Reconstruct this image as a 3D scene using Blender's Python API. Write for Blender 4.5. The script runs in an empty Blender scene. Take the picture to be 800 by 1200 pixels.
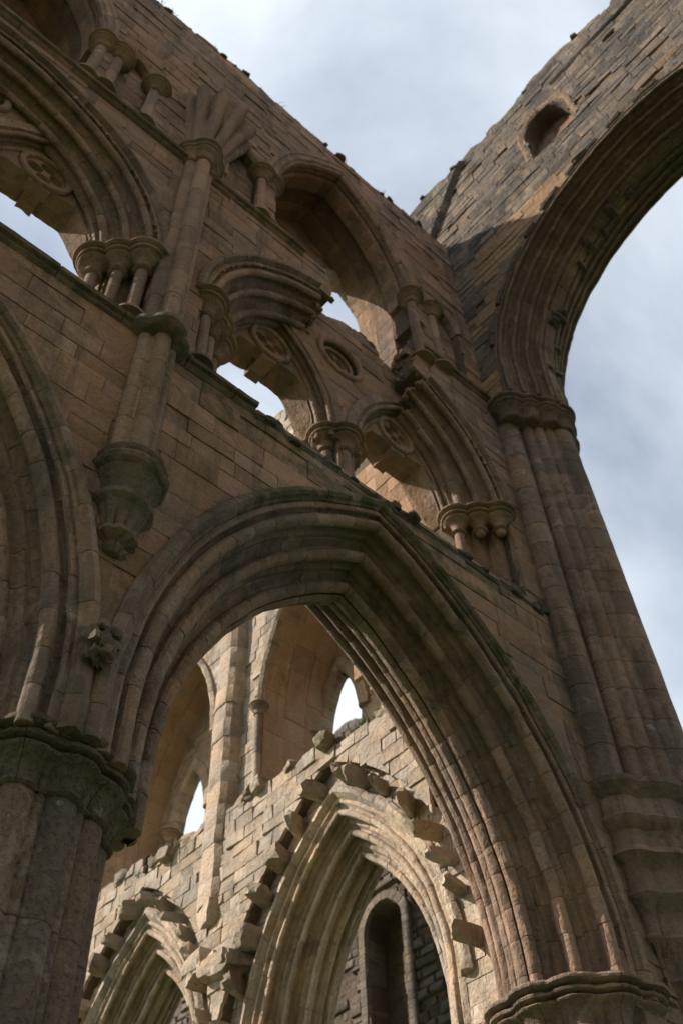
import bpy, math, random
from mathutils import Vector, Matrix, noise
PI = math.pi
S = bpy.context.scene
C = S.collection
random.seed(7)

# ------------------------------------------------------------------ camera
ZX, ZY, FPX, AZ = 356.0, -326.0, 1160.0, math.radians(46.55)
up = Vector((ZX - 400, -(ZY - 600), -FPX)).normalized()
fw = Vector((0, 0, -1))
fh = (fw - up * fw.dot(up)).normalized()
rt = fh.cross(up)
Xa = fh * math.cos(AZ) + rt * math.sin(AZ)
Ya = up.cross(Xa)
cam = bpy.data.cameras.new('camera')
cam_o = bpy.data.objects.new('camera', cam)
C.objects.link(cam_o)
cam_o.matrix_world = Matrix((
    (Xa.x, Xa.y, Xa.z, 0), (Ya.x, Ya.y, Ya.z, 0), (up.x, up.y, up.z, 1.6), (0, 0, 0, 1)))
cam.sensor_fit = 'VERTICAL'
cam.sensor_height = 36.0
cam.lens = FPX * 36.0 / 1200.0
cam.clip_end = 3000
cam.clip_start = 0.05
cam.dof.use_dof = True
cam.dof.focus_distance = 10.5
cam.dof.aperture_fstop = 1.2
S.camera = cam_o

# ------------------------------------------------------------------ sun, sky, exposure
SUN_EL = math.radians(33)
SUN_AZ = math.radians(43)          # measured from -X towards +Y
sd = Vector((-math.cos(SUN_EL) * math.cos(SUN_AZ), math.cos(SUN_EL) * math.sin(SUN_AZ), math.sin(SUN_EL)))
sun = bpy.data.lights.new('sun', 'SUN')
sun.energy = 5.0
sun.angle = math.radians(0.5)
sun.color = (1.0, 0.93, 0.82)
sun_o = bpy.data.objects.new('sun', sun)
C.objects.link(sun_o)
sun_o.rotation_euler = (-sd).to_track_quat('-Z', 'Y').to_euler()

W = bpy.data.worlds.new("World")
S.world = W
W.use_nodes = True
wn, wl = W.node_tree.nodes, W.node_tree.links
wn.clear()
sky = wn.new('ShaderNodeTexSky'); sky.sky_type = 'NISHITA'; sky.sun_disc = False
sky.sun_elevation = SUN_EL
sky.sun_rotation = math.atan2(sd.x, sd.y)
sky.dust_density = 1.5
tc = wn.new('ShaderNodeTexCoord')
mp = wn.new('ShaderNodeMapping'); mp.inputs['Scale'].default_value = (1.0, 1.3, 1.0)
mp.inputs['Rotation'].default_value = (0.3, 0.2, 0.6)
wl.new(tc.outputs['Generated'], mp.inputs['Vector'])
n1 = wn.new('ShaderNodeTexNoise'); n1.inputs['Scale'].default_value = 1.35
n1.inputs['Detail'].default_value = 7; n1.inputs['Roughness'].default_value = 0.55
n1.inputs['Distortion'].default_value = 0.35
wl.new(mp.outputs[0], n1.inputs['Vector'])
cr = wn.new('ShaderNodeValToRGB')
cr.color_ramp.elements[0].position = 0.32; cr.color_ramp.elements[0].color = (0.22, 0.22, 0.22, 1)
cr.color_ramp.elements[1].position = 0.60; cr.color_ramp.elements[1].color = (0.92, 0.92, 0.92, 1)
wl.new(n1.outputs['Fac'], cr.inputs['Fac'])
mxw = wn.new('ShaderNodeMix'); mxw.data_type = 'RGBA'
wl.new(cr.outputs[0], mxw.inputs[0])
wl.new(sky.outputs[0], mxw.inputs[6])
mxw.inputs[7].default_value = (6.9, 7.45, 8.0, 1)
bg = wn.new('ShaderNodeBackground'); bg.inputs['Strength'].default_value = 0.10
wl.new(mxw.outputs[2], bg.inputs['Color'])
wo = wn.new('ShaderNodeOutputWorld')
wl.new(bg.outputs[0], wo.inputs['Surface'])

S.view_settings.view_transform = 'Standard'
S.view_settings.look = 'None'
S.view_settings.exposure = 0.65
S.view_settings.gamma = 1
S.cycles.max_bounces = 6
S.cycles.diffuse_bounces = 4

# ------------------------------------------------------------------ materials
def stone_mat(name, c1, c2, c3, bump=0.35, streak=0.5, scale=1.0, patch=0.5, pits=0.5):
    m = bpy.data.materials.new(name); m.use_nodes = True
    n, l = m.node_tree.nodes, m.node_tree.links
    b = n['Principled BSDF']
    b.inputs['Roughness'].default_value = 0.92
    b.inputs['Specular IOR Level'].default_value = 0.15
    geo = n.new('ShaderNodeNewGeometry'); oi = n.new('ShaderNodeObjectInfo')
    def noi(sc, det=4, rough=0.6, vec=None, dist=0.0):
        x = n.new('ShaderNodeTexNoise'); x.inputs['Scale'].default_value = sc
        x.inputs['Detail'].default_value = det; x.inputs['Roughness'].default_value = rough
        x.inputs['Distortion'].default_value = dist
        l.new(vec or geo.outputs['Position'], x.inputs['Vector']); return x.outputs['Fac']
    def ramp(v, a, c, va=0.0, vb=1.0):
        r = n.new('ShaderNodeMapRange'); r.inputs[1].default_value = a; r.inputs[2].default_value = c
        r.inputs[3].default_value = va; r.inputs[4].default_value = vb
        l.new(v, r.inputs[0]); return r.outputs[0]
    def mth(op, a, c, clamp=False):
        r = n.new('ShaderNodeMath'); r.operation = op; r.use_clamp = clamp
        for i, q in enumerate((a, c)):
            if isinstance(q, (int, float)): r.inputs[i].default_value = q
            else: l.new(q, r.inputs[i])
        return r.outputs[0]
    def mix(f, a, c, mode='MIX'):
        r = n.new('ShaderNodeMix'); r.data_type = 'RGBA'; r.blend_type = mode
        for i, q in ((0, f), (6, a), (7, c)):
            if isinstance(q, (int, float)): r.inputs[i].default_value = q
            elif isinstance(q, tuple): r.inputs[i].default_value = (*q, 1)
            else: l.new(q, r.inputs[i])
        return r.outputs[2]
    big = noi(0.45 * scale, 5, 0.65)
    mid = noi(2.3 * scale, 5, 0.65)
    fine = noi(14 * scale, 5, 0.7)
    rnd = mth('FRACT', mth('ADD', oi.outputs['Random'], geo.outputs['Random Per Island']), 0.0)
    rnd2 = mth('FRACT', mth('MULTIPLY', rnd, 7.31), 0.0)
    col = mix(ramp(big, 0.38, 0.62), c1, c2)
    col = mix(mth('MULTIPLY', ramp(mid, 0.5, 0.72), patch), col, c3)
    col = mix(ramp(rnd2, 0.5, 1.0, 0.0, 0.45), col, c3)
    # grain and piece to piece value
    val = mth('MULTIPLY', ramp(rnd, 0, 1, 0.76, 1.16), ramp(fine, 0.3, 0.72, 0.78, 1.16))
    vv = n.new('ShaderNodeCombineColor')
    for i in range(3): l.new(val, vv.inputs[i])
    col = mix(1.0, col, vv.outputs[0], 'MULTIPLY')
    # water streaks and soot
    mpn = n.new('ShaderNodeMapping'); mpn.inputs['Scale'].default_value = (1.7, 1.7, 0.22)
    l.new(geo.outputs['Position'], mpn.inputs['Vector'])
    st = noi(1.0, 6, 0.7, mpn.outputs[0], 0.3)
    sep = n.new('ShaderNodeSeparateColor'); l.new(oi.outputs['Color'], sep.inputs[0])
    dk = mth('ADD', mth('MULTIPLY', ramp(st, 0.52, 0.63), streak), mth('MULTIPLY', sep.outputs[0], ramp(mid, 0.28, 0.6)), True)
    col = mix(mth('MULTIPLY', dk, 0.8), col, (0.075, 0.062, 0.052))
    # black crust and rubbed pale patches with edges of their own
    cru = noi(1.3, 8, 0.78, None, 0.6)
    col = mix(ramp(cru, 0.56, 0.62, 0, 0.5), col, (0.07, 0.058, 0.05))
    pal = noi(0.9, 7, 0.72, None, 0.8)
    col = mix(ramp(pal, 0.58, 0.64, 0, 0.35), col, mix(0.5, c1, (0.5, 0.40, 0.31)))
    # pale lichen
    li = noi(5.0, 6, 0.75)
    col = mix(ramp(li, 0.63, 0.69, 0, 0.5), col, (0.38, 0.35, 0.31))
    # warm tint by piece; in the reveals it paints bounced light
    col = mix(mth('MULTIPLY', sep.outputs[2], 0.7), col, (0.46, 0.27, 0.13))
    # moss and algae where the piece carries it
    mn = noi(3.5, 6, 0.7)
    sx = n.new('ShaderNodeSeparateXYZ'); l.new(geo.outputs['Normal'], sx.inputs[0])
    mo = mth('MULTIPLY', ramp(mn, 0.44, 0.56), sep.outputs[1], True)
    col = mix(mo, col, mix(fine, (0.03, 0.034, 0.014), (0.075, 0.078, 0.028)))
    l.new(col, b.inputs['Base Color'])
    # relief
    vor = n.new('ShaderNodeTexVoronoi'); vor.inputs['Scale'].default_value = 9 * scale
    l.new(geo.outputs['Position'], vor.inputs['Vector'])
    pit = ramp(noi(22, 3, 0.6), 0.36, 0.46)
    h = mth('ADD', mth('MULTIPLY', fine, 0.5), mth('MULTIPLY', noi(5 * scale, 6, 0.7), 1.0))
    h = mth('ADD', h, mth('MULTIPLY', pit, 0.25 * pits))
    h = mth('ADD', h, mth('MULTIPLY', vor.outputs['Distance'], 0.3 * pits))
    bp = n.new('ShaderNodeBump'); bp.inputs['Strength'].default_value = min(1.0, bump * 2)
    bp.inputs['Distance'].default_value = 0.06
    l.new(h, bp.inputs['Height']); l.new(bp.outputs[0], b.inputs['Normal'])
    return m

M_ash = stone_mat('limestone', (0.295, 0.180, 0.122), (0.182, 0.132, 0.110), (0.31, 0.165, 0.088), 0.6, 0.9)  # choir wall stone, darkened so that shade is painted into its colour
M_mould = stone_mat('carved_limestone', (0.298, 0.194, 0.140), (0.182, 0.137, 0.116), (0.30, 0.165, 0.092), 0.45, 0.8, pits=0.5)  # same limestone for mouldings, shade likewise put into the colour
M_dark = stone_mat('sooty_shaded_limestone', (0.20, 0.136, 0.10), (0.12, 0.097, 0.084), (0.255, 0.15, 0.09), 0.55, 0.9, 1.1, 0.7, 0.8)  # soot stain plus soffit shade of the crossing arch, both in the colour
M_top = stone_mat('weathered_limestone', (0.125, 0.104, 0.088), (0.068, 0.062, 0.058), (0.25, 0.175, 0.115), 0.9, 0.8, 1.2, 0.9, 1.0)
M_sunny = stone_mat('sunlit_limestone', (0.52, 0.41, 0.31), (0.32, 0.275, 0.235), (0.50, 0.335, 0.20), 0.6, 0.5)  # same limestone, lightened to paint in the sun on the transept
M_core = stone_mat('lime_mortar', (0.13, 0.095, 0.07), (0.095, 0.075, 0.06), (0.15, 0.10, 0.065), 0.5, 0.4, 1.5, 0.6, 1.0)
M_rub = stone_mat('rubble_stone', (0.23, 0.18, 0.145), (0.14, 0.12, 0.105), (0.28, 0.20, 0.13), 0.5, 0.4, 1.3, 0.6, 1.0)

def plain(name, c, rough=0.9):
    m = bpy.data.materials.new(name); m.use_nodes = True
    n, l = m.node_tree.nodes, m.node_tree.links
    b = n['Principled BSDF']; b.inputs['Roughness'].default_value = rough
    geo = n.new('ShaderNodeNewGeometry')
    x = n.new('ShaderNodeTexNoise'); x.inputs['Scale'].default_value = 3; x.inputs['Detail'].default_value = 6
    l.new(geo.outputs['Position'], x.inputs['Vector'])
    mx = n.new('ShaderNodeMix'); mx.data_type = 'RGBA'
    mx.inputs[6].default_value = (*[q * 0.6 for q in c], 1); mx.inputs[7].default_value = (*[min(1, q * 1.4) for q in c], 1)
    l.new(x.outputs['Fac'], mx.inputs[0]); l.new(mx.outputs[2], b.inputs['Base Color'])
    return m
M_grass = plain('turf', (0.07, 0.10, 0.03))
M_weed = plain('weed_leaf', (0.10, 0.12, 0.035))

# ------------------------------------------------------------------ object helpers
def rough(p, amp):
    v = Vector(p)
    a = noise.noise_vector(v * 1.9) * amp
    b = noise.noise_vector(v * 6.3 + Vector((9, 3, 5))) * amp * 0.6
    c = noise.noise_vector(v * 17.0 + Vector((2, 7, 1))) * amp * 0.45
    return v + a + b + c

def link(name, verts, faces, mat, parent=None, smooth=True, color=None, amp=0.008, angle=0.7):
    me = bpy.data.meshes.new(name)
    if amp: verts = [rough(p, amp) for p in verts]
    me.from_pydata([tuple(v) for v in verts], [], faces)
    me.update()
    me.materials.append(mat)
    if smooth:
        me.shade_smooth()
        me.set_sharp_from_angle(angle=angle)
    o = bpy.data.objects.new(name, me)
    C.objects.link(o)
    if parent is not None: o.parent = parent
    o.color = color or (0, 0, 0, 1)
    return o

def thing(name, label, cat, loc=(0, 0, 0), group=None):
    # the empties stay unrotated; parts keep world coordinates through the inverse of the base location
    o = bpy.data.objects.new(name, None)
    o.empty_display_size = 0.3
    C.objects.link(o)
    o['label'] = label; o['category'] = cat; o['kind'] = 'thing'
    if group: o['group'] = group
    o['base'] = loc
    return o

def stuff(o, cat=None, label=None):
    o['kind'] = 'stuff'
    if label: o['label'] = label
    if cat: o['category'] = cat
    return o

def emit_pieces(pieces, name, mat, parent, limit=290, color=None, amp=0.008, rest_name=None, smooth=True):
    """pieces: list of (verts, faces, colour or None). The nearest become objects, the rest one part."""
    cp = Vector((0, 0, 1.6))
    def dist(p):
        v = p[0]; c = sum((Vector(q) for q in v), Vector()) / len(v)
        return (c - cp).length
    pieces.sort(key=dist)
    for vs, fs, col in pieces[:limit]:
        link(name, vs, fs, mat, parent, smooth, col or color, amp)
    rest = pieces[limit:]
    if rest:
        V, F = [], []
        for vs, fs, col in rest:
            k = len(V); V += list(vs); F += [[i + k for i in f] for f in fs]
        o = link((rest_name or name) + '_coursing', V, F, mat, parent, smooth, color, amp)
        o['kind'] = 'stuff'

def FY(y0=6.0):
    return lambda u, v, w: (u, y0 + w, v)
def FX(x0=10.0):
    return lambda u, v, w: (x0 + w, u, v)

# ------------------------------------------------------------------ 2D shapes: f>0 is masonry
def arch_void(uc, spring, a, h, sill=-99.0, sharp=True):
    R = (a * a + h * h) / (2 * a)
    cl, crr = uc - a + R, uc + a - R
    def f(u, v):
        if v >= spring:
            d = max(math.hypot(u - cl, v - spring), math.hypot(u - crr, v - spring)) - R
        else:
            d = abs(u - uc) - a
        return max(d, sill - v)
    return f
def circ_void(uc, vc, r):
    return lambda u, v: math.hypot(u - uc, v - vc) - r
def rect_void(u0, u1, v0, v1):
    return lambda u, v: max(u0 - u, u - u1, v0 - v, v - v1)
def rect_solid(u0, u1, v0, v1):
    return lambda u, v: min(u - u0, u1 - u, v - v0, v1 - v)
def ragged_top(z, amp=0.2, seed=0.0, fr=0.7):
    zf = z if callable(z) else (lambda u: z)
    def f(u, v):
        t = zf(u) + amp * noise.noise(Vector((u * fr, seed, 1.3))) * 1.5 + amp * 0.6 * noise.noise(Vector((u * fr * 4.1, seed + 3, 2.3)))
        return t - v
    return f
def allof(*fs):
    return lambda u, v: min(f(u, v) for f in fs)
def anyof(*fs):
    return lambda u, v: max(f(u, v) for f in fs)

def project(f, u, v, mx):
    u0, v0 = u, v
    for _ in range(5):
        d = f(u, v); e = 0.01
        gu = (f(u + e, v) - f(u - e, v)) / (2 * e); gv = (f(u, v + e) - f(u, v - e)) / (2 * e)
        g = gu * gu + gv * gv
        if g < 1e-4: break
        u -= d * gu / max(g, 0.3); v -= d * gv / max(g, 0.3)
    if math.hypot(u - u0, v - v0) > mx:
        return u0, v0
    return u, v

def slab_geo(fr, f, u0, u1, v0, v1, cell, w0, w1, cellv=None):
    nu = max(1, round((u1 - u0) / cell)); nv = max(1, round((v1 - v0) / (cellv or cell)))
    du, dv = (u1 - u0) / nu, (v1 - v0) / nv
    keep = [[f(u0 + (i + .5) * du, v0 + (j + .5) * dv) > 0 for j in range(nv)] for i in range(nu)]
    idx = {}; V = []
    def vert(i, j):
        if (i, j) in idx: return idx[i, j]
        near = [keep[a][b] if 0 <= a < nu and 0 <= b < nv else None for a in (i - 1, i) for b in (j - 1, j)]
        u, v = u0 + i * du, v0 + j * dv
        if False in near and True in near:
            u, v = project(f, u, v, 1.1 * max(du, dv))
        idx[i, j] = len(V)
        V.append(fr(u, v, w0)); V.append(fr(u, v, w1))
        return idx[i, j]
    F = []
    def kp(a, b): return 0 <= a < nu and 0 <= b < nv and keep[a][b]
    for i in range(nu):
        for j in range(nv):
            if not keep[i][j]: continue
            a, b, c, d = vert(i, j), vert(i + 1, j), vert(i + 1, j + 1), vert(i, j + 1)
            F.append([a, b, c, d]); F.append([d + 1, c + 1, b + 1, a + 1])
            if not kp(i, j - 1): F.append([b, a, a + 1, b + 1])
            if not kp(i, j + 1): F.append([d, c, c + 1, d + 1])
            if not kp(i - 1, j): F.append([a, d, d + 1, a + 1])
            if not kp(i + 1, j): F.append([c, b, b + 1, c + 1])
    return V, F

def core(name, fr, f, u0, u1, v0, v1, w0, w1, parent, mat=None, cell=0.25, color=None, amp=0.02):
    V, F = slab_geo(fr, f, u0, u1, v0, v1, cell, w0, w1)
    if not V: return None
    return link(name, V, F, mat or M_core, parent, True, color, amp, 0.6)

def blocks(fr, f, u0, u1, v0, v1, parent, mat, bh=(0.26, 0.38), bl=(0.4, 0.85), wj=0.012, rear=0.10, wbase=0.0,
           joint=0.005, cham=0.006, name='ashlar_block', limit=290, color=None, colf=None, jit=0.0, miss=0.0, seed=1,
           side=1, tilt=0.006, amp=0.006):
    rs = random.Random(seed)
    pcs = []
    v = v0
    while v < v1:
        h = rs.uniform(*bh); u = u0 - rs.uniform(0, bl[0])
        while u < u1:
            L = rs.uniform(*bl)
            a0, a1, b0, b1 = u + joint / 2, u + L - joint / 2, v + joint / 2, v + h - joint / 2
            u += L
            ds = [f(a0, b0), f(a1, b0), f(a1, b1), f(a0, b1), f((a0 + a1) / 2, (b0 + b1) / 2)]
            if max(ds) <= 0: continue
            if miss and rs.random() < miss: continue
            w = wbase + rs.uniform(-wj, wj)
            ca = colf((a0 + a1) / 2, (b0 + b1) / 2) if colf else None
            tu, tv = rs.uniform(-tilt, tilt), rs.uniform(-tilt, tilt)
            j = [[rs.uniform(-jit, jit) for _ in range(2)] for _ in range(4)]
            if min(ds) > 0.0:
                c = [(a0, b0), (a1, b0), (a1, b1), (a0, b1)]
                c = [(p[0] + q[0], p[1] + q[1]) for p, q in zip(c, j)]
                um, vm = (a0 + a1) / 2, (b0 + b1) / 2
                V = []
                for p in c: V.append(fr(p[0], p[1], w + rear))
                for p in c: V.append(fr(p[0], p[1], w + cham * side))
                for p in c:
                    su = cham if p[0] < um else -cham; sv = cham if p[1] < vm else -cham
                    V.append(fr(p[0] + su, p[1] + sv, w + tu * (1 if su > 0 else -1) + tv * (1 if sv > 0 else -1)))
                F = [[8, 9, 10, 11]]
                for k in range(4):
                    k2 = (k + 1) % 4
                    F.append([k, k2, 4 + k2, 4 + k]); F.append([4 + k, 4 + k2, 8 + k2, 8 + k])
                F.append([3, 2, 1, 0])
                pcs.append((V, F, ca))
            else:
                V, F = slab_geo(fr, f, a0, a1, b0, b1, max(0.10, (a1 - a0) / 5), w, w + rear, max(0.08, h / 3))
                if F: pcs.append((V, F, ca))
        v += h
    emit_pieces(pcs, name, mat, parent, limit, color, amp, smooth=True)

# ------------------------------------------------------------------ moulded arches
def mroll(r1, w0, q, s=1):
    """corner at (r1, w0): fillet, hollow, roll, hollow, fillet; s=-1 mirrors the depth"""
    P = [(r1 - 3.1 * q, 0), (r1 - 2.95 * q, .50 * q), (r1 - 2.5 * q, 1.05 * q), (r1 - 2.0 * q, 1.05 * q)]
    for k in range(9):
        a = math.radians(-172 + k * (254 / 8.0))
        P.append((r1 - 0.95 * q + 0.95 * q * math.cos(a), 0.95 * q + 0.95 * q * math.sin(a)))
    P += [(r1 - 1.05 * q, 2.0 * q), (r1 - 1.05 * q, 2.5 * q), (r1 - .50 * q, 2.95 * q), (r1, 3.1 * q)]
    return [(r, w0 + s * w) for r, w in P]

def bead(r, w, q, s=1):
    """small roll on a face of constant w, bulging towards -w"""
    return [(r - q, w), (r - .7 * q, w - s * .7 * q), (r, w - s * q), (r + .7 * q, w - s * .7 * q), (r + q, w)]

def sections(N, dr, dw, T, q=None, back=-0.04, soffit_bead=True):
    q = q or min(dr, dw) * 0.24
    out = []
    for k in range(N - 1):
        fr_ = [(back, k * dw), (k * dr + 0.0, k * dw)]
        if k == 0: fr_ = [(back, 0)] + bead(dr * 0.18, 0, q * 0.4)[1:]
        P = fr_ + mroll((k + 1) * dr, k * dw, q) + [((k + 1) * dr, (k + 1) * dw), (back, (k + 1) * dw)]
        out.append(P)
        out.append([(r, T - w) for r, w in P][::-1])
    k = N - 1
    P = [(back, k * dw), (k * dr, k * dw)] + mroll((k + 1) * dr, k * dw, q)
    if soffit_bead:
        c = T / 2; R1 = (k + 1) * dr
        P += [(R1, c - .9 * q), (R1 + .35 * q, c - .5 * q), (R1 + .5 * q, c), (R1 + .35 * q, c + .5 * q), (R1, c + .9 * q)]
    rear = [(r, T - w) for r, w in mroll((k + 1) * dr, k * dw, q)][::-1]
    P += rear + [(k * dr, T - k * dw), (back, T - k * dw)]
    out.append(P)
    return out

HOOD = [(-.21, .06), (-.21, -.05), (-.17, -.10), (-.10, -.125), (-.05, -.10), (-.03, -.06), (.0, -.045), (.02, 0.06)]

def arch_pt(uc, spring, a, h, r, t, half, stilt=0.0):
    """t in 0..1 along the half arch; below zero goes down the stilt (in metres)"""
    R = (a * a + h * h) / (2 * a); rho = R - r
    if t < 0:
        u = a - r; v = t
    else:
        cm = min(1, max(-1, (R - a) / rho)); th = t * math.acos(cm)
        u = rho * math.cos(th) - (R - a); v = rho * math.sin(th)
    return (uc + (u if half else -u), spring + v)

def sub(name, parent):
    e = bpy.data.objects.new(name, None); e.empty_display_size = .2
    C.objects.link(e); e.parent = parent
    return e
ORDER = {'voussoir': 'arch_order', 'hood_stone': 'hood_mould', 'sub_arch_stone': 'sub_arch', 'reveal_stone': 'reveal', 'soffit_stone': 'soffit',
         'lancet_voussoir': 'lancet_head', 'niche_voussoir': 'niche_head', 'hole_voussoir': 'opening_head', 'wall_rib': 'wall_rib_arch'}

def voussoirs(fr, uc, spring, a, h, sec, n, parent, mat, name='voussoir', t0=(0, 0), t1=(1, 1), stilt=0.0, gap=0.003,
              color=None, colf=None, seed=3, amp=0.01, loops=3, halves=(0, 1), dw=0.0, shr=0.022):
    rs = random.Random(seed)
    parent = sub(ORDER.get(name, 'arch_order'), parent)
    R = (a * a + h * h) / (2 * a); L = R * math.acos(min(1, max(-1, (R - a) / R)))
    cr_ = sum(p[0] for p in sec) / len(sec); cw = sum(p[1] for p in sec) / len(sec)
    made = []
    for half in halves:
        cuts = [t0[half]]
        tt = t0[half]
        while tt < t1[half] - 0.45 / n:
            tt += rs.uniform(0.82, 1.18) / n
            cuts.append(tt)
        cuts[-1] = t1[half]
        spans = list(zip(cuts[:-1], cuts[1:]))
        if stilt:
            ns = max(1, round(stilt / (L / n)))
            spans = [(-stilt + stilt * k / ns, -stilt + stilt * (k + 1) / ns - 1e-6) for k in range(ns)] + spans
        for (s0, s1) in spans:
            strt = s0 < 0
            g = gap if strt else gap / L
            ch = 0.009 if strt else 0.009 / L
            ts = [s0 + g, s0 + g + ch] + [s0 + (s1 - s0) * k / (loops + 1) for k in range(1, loops + 1)] + [s1 - g - ch, s1 - g]
            if strt: ts = [s0 + g, s0 + g + ch, s1 - g - ch, s1 - g]
            off = rs.uniform(-.005, .005); offw = rs.uniform(-.004, .004)
            V = []
            for k, t in enumerate(ts):
                sc = 1 - shr if k in (0, len(ts) - 1) else 1
                for (r, w) in sec:
                    rr = cr_ + (r - cr_) * sc + off; ww = cw + (w - cw) * sc + offw
                    u, v = arch_pt(uc, spring, a, h, rr, t, half)
                    V.append(fr(u, v, ww + dw))
            m_ = len(sec); F = []
            for k in range(len(ts) - 1):
                for i in range(m_):
                    i2 = (i + 1) % m_
                    F.append([k * m_ + i, k * m_ + i2, (k + 1) * m_ + i2, (k + 1) * m_ + i])
            F.append(list(range(m_))[::-1]); F.append([(len(ts) - 1) * m_ + i for i in range(m_)])
            tm = (s0 + s1) / 2
            uu, vv = arch_pt(uc, spring, a, h, cr_, tm, half)
            col = colf(half, tm, uu, vv) if colf else color
            made.append(link(name, V, F, mat, parent, True, col, amp, 0.55))
    return made

# ------------------------------------------------------------------ shafts, capitals
def plan(circles, off, th, cx, cy):
    d = (math.cos(th), math.sin(th)); best = 0.01
    for (x, y, r) in circles:
        x -= cx; y -= cy; r2 = r + off
        if r2 <= 0.005: continue
        b = d[0] * x + d[1] * y; q = b * b - x * x - y * y + r2 * r2
        if q > 0:
            t = b + math.sqrt(q)
            if t > best: best = t
    return (cx + d[0] * best, cy + d[1] * best)

def cluster(name, cx, cy, circles, profile, parent, mat, n=96, color=None, amp=0.01, th0=0.0, th1=2 * PI, angle=0.6):
    closed = abs(th1 - th0 - 2 * PI) < 1e-6
    m_ = n if closed else n + 1
    V = []; F = []
    for (off, z) in profile:
        for k in range(m_):
            x, y = plan(circles, off, th0 + (th1 - th0) * k / n, cx, cy)
            V.append((x, y, z))
    for j in range(len(profile) - 1):
        for k in range(m_ if closed else m_ - 1):
            k2 = (k + 1) % m_
            F.append([j * m_ + k, j * m_ + k2, (j + 1) * m_ + k2, (j + 1) * m_ + k])
    F.append(list(range(m_))[::-1]); F.append([(len(profile) - 1) * m_ + k for k in range(m_)])
    return link(name, V, F, mat, parent, True, color, amp, angle)

def ring_stones(name, cx, cy, circles, profile, parent, mat, n, seg=7, color=None, amp=.01, ph=.68, g=.003):
    for k in range(seg):
        a = ph + 2 * PI * k / seg
        cluster(name, cx, cy, circles, profile, parent, mat, n // seg, color, amp, a + g, a + 2 * PI / seg - g)

def drums(name, cx, cy, circles, z0, z1, parent, mat, hh=0.6, n=96, color=None, amp=0.008, **kw):
    nz = max(1, round((z1 - z0) / hh))
    rs = random.Random(int(cx * 100 + z0))
    zs = [z0 + (z1 - z0) * k / nz + (rs.uniform(-.06, .06) if 0 < k < nz else 0) for k in range(nz + 1)]
    for a, b in zip(zs[:-1], zs[1:]):
        o = rs.uniform(-.002, .002)
        cluster(name, cx, cy, circles, [(-.007 + o, a + .002), (o, a + .011), (o, (a + b) / 2), (o, b - .011), (-.007 + o, b - .002)],
                parent, mat, n, color, amp, **kw)

def cap_profile(z0, z1, k=1.0):
    """moulded bell capital between z0 (neck) and z1 (top of abacus)"""
    P = [(0.0, 0), (.05, .02), (.085, .055), (.05, .095), (.0, .11), (.0, .16), (.02, .28), (.07, .40), (.15, .49), (.235, .54),
         (.255, .575), (.235, .60), (.16, .615), (.13, .635), (.15, .66), (.23, .67), (.29, .695), (.305, .735), (.28, .765), (.20, .78), (.185, .80), (.22, .82),
         (.33, .835), (.385, .87), (.395, .915), (.375, .955), (.31, .965), (.30, 1.0), (-.12, 1.0)]
    return [(o * k, z0 + t * (z1 - z0)) for o, t in P]

def colonnette(x, y, r, z0, z1, parent, mat=None, capk=0.55, caph=0.42, base=True, col=None, n=20, seg=1.0):
    mat = mat or M_mould
    parent = sub('colonnette', parent)
    c = [(x, y, r)]
    drums('shaft', x, y, c, z0 + (0.18 if base else 0), z1 - caph, parent, mat, seg, n, col, 0.005)
    cluster('capital', x, y, c, cap_profile(z1 - caph, z1, capk), parent, mat, n + 8, col, 0.006)
    if base:
        cluster('shaft_base', x, y, c, [(.14, z0), (.14, z0 + .05), (.11, z0 + .08), (.06, z0 + .10), (.09, z0 + .13), (.06, z0 + .16), (0, z0 + .18)],
                parent, mat, n, col, 0.005)

def string_course(fr, u0, u1, z, parent, prof=None, mat=None, L=0.9, color=None, name='string_course', depth=0.15, seed=5):
    rs = random.Random(seed)
    prof = prof or [(.15, .12), (-.02, .12), (-.10, .06), (-.14, .0), (-.12, -.05), (-.06, -.06), (-.05, -.10), (-.01, -.13), (.15, -.13)]
    u = u0
    while u < u1 - 0.05:
        l_ = min(rs.uniform(.7, 1.2) * L, u1 - u)
        a, b = u + .004, u + l_ - .004
        u += l_
        dz = rs.uniform(-.008, .008)
        V = []
        n = max(2, int(l_ / 0.2))
        us = [a, a + .012] + [a + (b - a) * k / n for k in range(1, n)] + [b - .012, b]
        for k, uu in enumerate(us):
            s = .94 if k in (0, len(us) - 1) else 1
            for (w, v) in prof: V.append(fr(uu, z + v * s + dz, w * s + (.15 * (1 - s))))
        m_ = len(prof); F = []
        for k in range(len(us) - 1):
            for i in range(m_):
                i2 = (i + 1) % m_
                F.append([k * m_ + i, k * m_ + i2, (k + 1) * m_ + i2, (k + 1) * m_ + i])
        F.append(list(range(m_))[::-1]); F.append([(len(us) - 1) * m_ + i for i in range(m_)])
        link(name, V, F, mat or M_mould, parent, True, color, 0.012, 0.6)

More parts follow.
